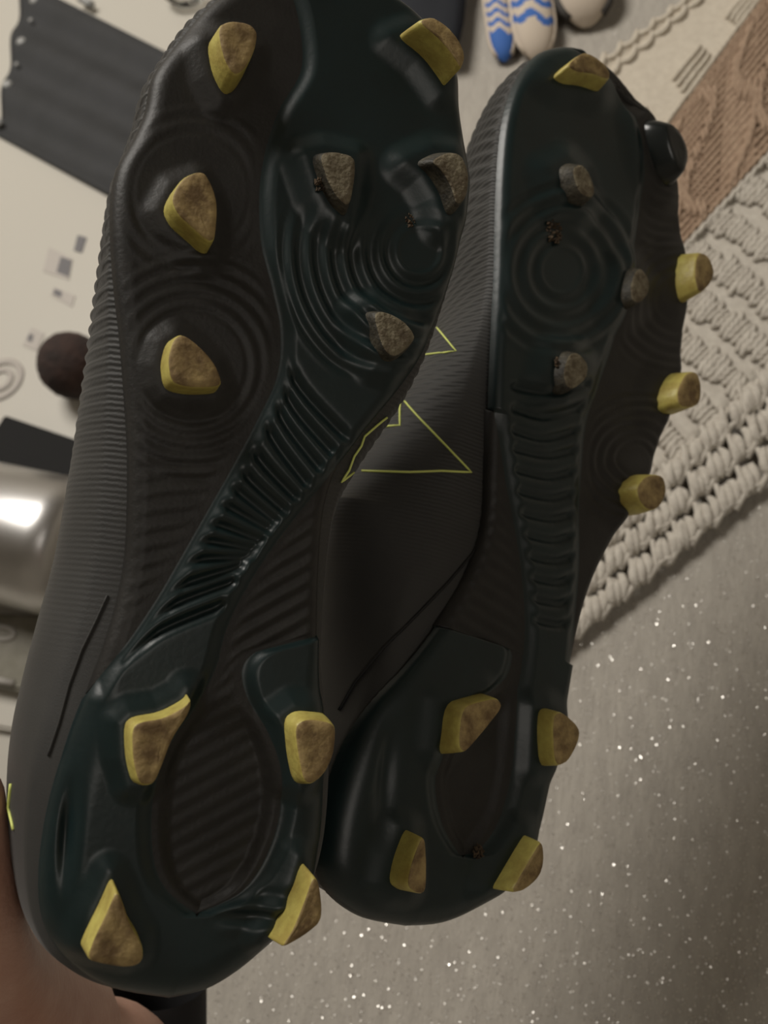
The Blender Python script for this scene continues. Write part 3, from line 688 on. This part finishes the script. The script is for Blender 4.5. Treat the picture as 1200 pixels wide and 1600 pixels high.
# pair of small striped booties
def bootie(toe, heel, label, width, striped, hscale=1.0, bluetoe=False):
    a, b = W_(*toe, SEAT), W_(*heel, SEAT); ax = (a - b); L = ax.length; ax.normalize(); sd = Vector((0, 0, 1)).cross(ax)
    root = empty('knitted_bootie', Matrix.Translation(b) @ Matrix((ax, sd, Vector((0, 0, 1)))).transposed().to_4x4()); tag(root, label, 'bootie', 'pair of baby booties')
    ns, nt = 96, 48
    def P(s, t):
        x = L * s; ww = width * (.78 + .22 * ss(np.array(s * 1.6))) * (1 - max(0, (s - .80) / .20) ** 2.6) ** .5 * (1 - max(0, (.1 - s) / .1) ** 2 * .8) ** .5 if s < 1 else 0
        hgt = (.030 + .012 * (1 - s)) * hscale * ((1 - max(0, (s - .75) / .25) ** 2.4) ** .5 if s < 1 else 0)
        a = 2 * math.pi * t; wob = .0
        return Vector((x, ww * math.cos(a), .004 + hgt * .5 * (1 + math.sin(a) * (1 if math.sin(a) > 0 else .9)))), ww
    V, F, FM = [], [], []
    for i in range(ns + 1):
        for j in range(nt): V.append(P(i / ns * .9995, j / nt)[0])
    for i in range(ns):
        for j in range(nt):
            F.append((i * nt + j, i * nt + (j + 1) % nt, (i + 1) * nt + (j + 1) % nt, (i + 1) * nt + j))
            s = i / ns + .016 * math.sin(j / nt * 6.28 * 5) - .03 * math.cos(j / nt * 6.28)
            FM.append(1 if striped and ((s < .88 and (s * 12) % 1 < .46) or (bluetoe and s > .86)) else 0)
    V.append(P(0, 0)[0] * 0 + Vector((0, 0, .018))); k = len(V) - 1
    for j in range(nt): F.append((j, k, (j + 1) % nt)); FM.append(0)
    meshobj('bootie_body', V, F, None, root, mats=[M_SOCK, M_BLUE], fm=FM)
    Vt, Ft = [], []
    for tt in (.0, .5):
        tube(Vt, Ft, [P(s, tt)[0] * 1.0 for s in np.linspace(.05, .97, 24)], .0022 if striped else .004, 6)
    meshobj('side_seam', Vt, Ft, M_DKEDGE if not striped else M_SOCK, root)
    return root
bootie((842, 104), (808, -130), 'blue and white striped bootie with cream toe, between the other two', .0175, True, .8)
bootie((790, 104), (765, -60), 'smallest blue and white striped bootie, next to the dark trousers', .0105, True, .5, True)
bootie((917, 52), (895, -160), 'cream bootie with dark edging, right of the striped ones', .0235, False, 1.0)

# ------------------------------------------------------------------ white low table with its things
TZ = 0.22
tbl = empty('low_table', W_(-60, 480, 0)); tag(tbl, 'low white table beyond the near boot with a charcoal runner', 'table')
ta = W_(0, 215, TZ); tb = W_(145, 292, TZ); tdir = (tb - ta).normalized(); tang = math.atan2(tdir.y, tdir.x)
tbl.matrix_world = Matrix.Translation(Vector((*W_(-150, 470, TZ).xy, 0))) @ Matrix.Rotation(tang, 4, 'Z')
rbox('table_top', (1.5, 1.5, .03), M_TABLE, tbl, (0, 0, TZ - .015), bev=.006)
for sx in (-1, 1):
    for sy in (-1, 1):
        rbox('leg', (.05, .05, TZ - .03), M_TABLE, tbl, (sx * .66, sy * .66, (TZ - .03) / 2), bev=.005)
def flat(name, label, cat, px, m, th=.002, z=TZ, group=None, parent=None, bev=0.0):
    P = [W_(x, y, z) for x, y in px]; c = sum(P, Vector()) / len(P)
    bm = bmesh.new(); vs = [bm.verts.new((p.x - c.x, p.y - c.y, 0.0003)) for p in P]; fc = bm.faces.new(vs)
    r = bmesh.ops.extrude_face_region(bm, geom=[fc]); bmesh.ops.translate(bm, verts=[v for v in r['geom'] if isinstance(v, bmesh.types.BMVert)], vec=(0, 0, th))
    if bev: bmesh.ops.bevel(bm, geom=bm.edges[:], offset=bev, segments=3, affect='EDGES')
    o = bmobj(name, bm, m, None, smooth=False); o.location = c
    if label: tag(o, label, cat, group)
    return o
# charcoal runner with ridged folds and grey beads along its edge
rn = empty('table_runner', W_(100, 140, TZ)); tag(rn, 'charcoal pleated runner edged with grey beads on the white table', 'table runner')
o0 = rn.matrix_world.translation
q = [W_(40, -25, TZ), W_(-3, 214, TZ), W_(230, 340, TZ), W_(330, 125, TZ)]
V, F = [], []; nx, ny = 30, 60
for lay in (0, 1):
    for i in range(nx + 1):
        for j in range(ny + 1):
            s, t = i / nx, j / ny; p = (q[0] * (1 - t) + q[1] * t) * (1 - s) + (q[3] * (1 - t) + q[2] * t) * s
            V.append(p - o0 + Vector((0, 0, .0006 if lay == 0 else .006 + .0055 * math.sin(t * 19 + s))))
o_ = (nx + 1) * (ny + 1)
for i in range(nx):
    for j in range(ny):
        a = i * (ny + 1) + j; F += [(a, a + ny + 1, a + ny + 2, a + 1), (o_ + a, o_ + a + 1, o_ + a + ny + 2, o_ + a + ny + 1)]
for i in range(nx):
    for j in (0, ny): a = i * (ny + 1) + j; F.append((a, a + ny + 1, o_ + a + ny + 1, o_ + a))
for j in range(ny):
    for i in (0, nx): a = i * (ny + 1) + j; F.append((a, a + 1, o_ + a + 1, o_ + a))
meshobj('runner_cloth', V, F, M_CHAR, rn)
def bead(px, py, r, parent, name='bead', m=M_PEARL, z=.006, flatn=.7):
    bm = bmesh.new(); bmesh.ops.create_uvsphere(bm, u_segments=16, v_segments=10, radius=r)
    for v in bm.verts: v.co.z *= flatn
    p = W_(px, py, TZ) - parent.matrix_world.translation; bmesh.ops.translate(bm, verts=bm.verts, vec=(p.x, p.y, z + r * flatn * .5)); return bmobj(name, bm, m, parent)
for px, py in ((59, 9), (39, 74), (17, 141), (2, 200)): bead(px, py, .0080, rn)
for px, py in ((52, 38), (30, 107)): bead(px, py, .0035, rn)
V, F = [], []; tube(V, F, [W_(132, 10, TZ) - o0 + Vector((0, 0, .013)), W_(150, 20, TZ) - o0 + Vector((0, 0, .013))], .0058, 10); meshobj('bead', V, F, M_PEARL, rn)
# small printed cards and stickers
def card(px, label, inner=None, m=M_GREYP):
    o = flat('printed_card', label, 'card', px, m, .0008, group='small printed cards on the white table')
    if inner:
        c = o.location; P = [W_(x, y, TZ) for x, y in inner]; 
        bm = bmesh.new(); bm.faces.new([bm.verts.new((p.x - c.x, p.y - c.y, .0014)) for p in P]); bmobj('print', bm, M_GREYPD, o, smooth=False)
M_CARDL = mat('pale_card', (0.42, 0.385, 0.35), 0.6)
card([(77, 387), (114, 405), (108, 438), (68, 424)], 'pale card with a dark square print, middle of the cards', [(96, 402), (113, 408), (108, 434), (89, 426)], M_CARDL)
card([(122, 368), (136, 372), (128, 396), (116, 392)], 'small dark card touching the near boot edge', None, M_GREYPD)
card([(85, 449), (118, 463), (113, 480), (80, 462)], 'pale narrow card above the brown ball', [(86, 452), (98, 457), (96, 466), (84, 461)], M_CARDL)
card([(50, 512), (70, 522), (58, 549), (36, 540)], 'pale square card left of the brown ball', [(47, 522), (54, 525), (50, 536), (43, 532)], M_CARDL)
# round pale medallion
dc = empty('round_trivet', W_(2, 594, TZ)); tag(dc, 'pale round trivet with rings on the white table', 'trivet')
for r0, r1, hh, mm in ((.030, .022, .0022, M_CARDL), (.017, .010, .0022, M_CARDL)):
    bm = bmesh.new(); n = 40
    vs = [[bm.verts.new((r * math.cos(2 * math.pi * i / n), r * math.sin(2 * math.pi * i / n), z)) for i in range(n)] for r, z in ((r0, .0003), (r0, hh), (r1, hh), (r1, .0003))]
    for k in range(4):
        for i in range(n): bm.faces.new((vs[k][i], vs[k][(i + 1) % n], vs[(k + 1) % 4][(i + 1) % n], vs[(k + 1) % 4][i]))
    bmobj('ring', bm, mm, dc)
# brown fluffy ball
bp = W_(140, 602, TZ)
bm = bmesh.new(); bmesh.ops.create_icosphere(bm, subdivisions=5, radius=.036)
for v in bm.verts:
    n_ = v.co.normalized(); k = 1 + random.gauss(0, .012); v.co *= k; v.co.z *= 1.1
ball = bmobj('fluffy_ball', bm, M_BROWN); ball.location = bp + Vector((0, 0, .0395)); tag(ball, 'dark brown fluffy ball on the white table', 'ball')
# black box
flat('black_case', 'flat black case lying between the brown ball and the steel canister', 'case', [(22, 662), (150, 706), (120, 790), (-30, 745)], M_BLACK, .02, bev=.002)
# steel canister on its side
c0, c1 = W_(-190, 787, TZ + .068), W_(140, 864, TZ + .068)
V, F = [], []; d_ = (c1 - c0)
tube(V, F, [c0, c0 + d_ * .02, c0 + d_ * .9, c0 + d_ * .97, c1], [.060, .068, .068, .062, .05], 64)
cn = empty('steel_canister', c0 - Vector((0, 0, .068))); tag(cn, 'shiny steel canister lying on its side at the table edge', 'canister')
ob = meshobj('canister_body', [v - cn.matrix_world.translation for v in V], F, M_STEEL, cn)
V, F = [], []; tube(V, F, [c1 - d_ * .0, c1 + d_ * .03], [.040, .038], 40); meshobj('canister_lid', [v - cn.matrix_world.translation for v in V], F, M_BLACK, cn)
# olive tin with raised grey characters
tin = empty('storage_tin', W_(0, 1010, TZ)); tag(tin, 'olive grey tin marked with grey characters, below the steel canister', 'tin')
TH = .02
P = [W_(-120, 952, TZ + TH), W_(95, 962, TZ + TH), W_(85, 1090, TZ + TH), W_(-120, 1050, TZ + TH)]
bm = bmesh.new(); tl = tin.matrix_world.translation
vs = [bm.verts.new((p.x - tl.x, p.y - tl.y, .0005)) for p in P]; fc = bm.faces.new(vs)
r = bmesh.ops.extrude_face_region(bm, geom=[fc]); bmesh.ops.translate(bm, verts=[v for v in r['geom'] if isinstance(v, bmesh.types.BMVert)], vec=(0, 0, TH))
bmesh.ops.bevel(bm, geom=bm.edges[:], offset=.003, segments=3, affect='EDGES'); bmobj('tin_body', bm, M_OLIVE, tin, smooth=False)
n = 36; V, F = [], []
cpt = [W_(2 + 21 * math.cos(a), 989 + 10 * math.sin(a) + 2 * math.cos(a), TZ + TH + .001) - tl for a in np.linspace(0, 2 * math.pi, n + 1)]
tube(V, F, cpt, .0024, 8); meshobj('character_zero', V, F, M_GREYP, tin)
V, F = [], []; tube(V, F, [W_(-30, 1058, TZ + TH + .001) - tl, W_(22, 1068, TZ + TH + .001) - tl], .0036, 8); meshobj('character_one', V, F, M_GREYP, tin)
# pale box under the tin
flat('pale_box', 'pale cream box below the olive tin by the fingers', 'box', [(-120, 1082), (60, 1112), (55, 1150), (-120, 1120)], M_TABLE, .012, bev=.003)
# little glass dish at the top
gd = W_(300, -4, TZ); bm = bmesh.new(); prof = [(.0, .003), (.020, .003), (.034, .018), (.037, .019), (.024, .001), (.0, .0006)]; n = 40
M_GLASS = mat('clear_glass', (.9, .9, .88), .05, trans=1.0)
vs = [[bm.verts.new((max(r, 1e-4) * math.cos(2 * math.pi * i / n) * (1 + .03 * (i % 2)), max(r, 1e-4) * math.sin(2 * math.pi * i / n) * (1 + .03 * (i % 2)), z)) for i in range(n)] for r, z in prof]
for k in range(len(prof) - 1):
    for i in range(n): bm.faces.new((vs[k][i], vs[k][(i + 1) % n], vs[k + 1][(i + 1) % n], vs[k + 1][i]))
bmesh.ops.remove_doubles(bm, verts=bm.verts, dist=2e-4)
gdo = bmobj('glass_dish', bm, M_GLASS); gdo.location = gd; tag(gdo, 'small fluted clear glass dish above the charcoal runner', 'dish')

# ceiling lamp housing, then one for the added fill lamp
cl = empty('ceiling_lamp', Vector((-.95, 1.35, ZC))); tag(cl, 'round white ceiling lamp', 'lamp')
V, F = [], []; tube(V, F, [(0, 0, -.001), (0, 0, -.05)], [.60, .58], 40); meshobj('lamp_housing', V, F, M_WALL, cl)
cl = empty('ceiling_lamp', Vector((.95, -.55, ZC))); tag(cl, 'added fill lamp on the ceiling, out of view, nearer the camera', 'lamp')  # made-up fixture that carries the added fill light
V, F = [], []; tube(V, F, [(0, 0, -.001), (0, 0, -.05)], [.50, .48], 40); meshobj('lamp_housing', V, F, M_WALL, cl)
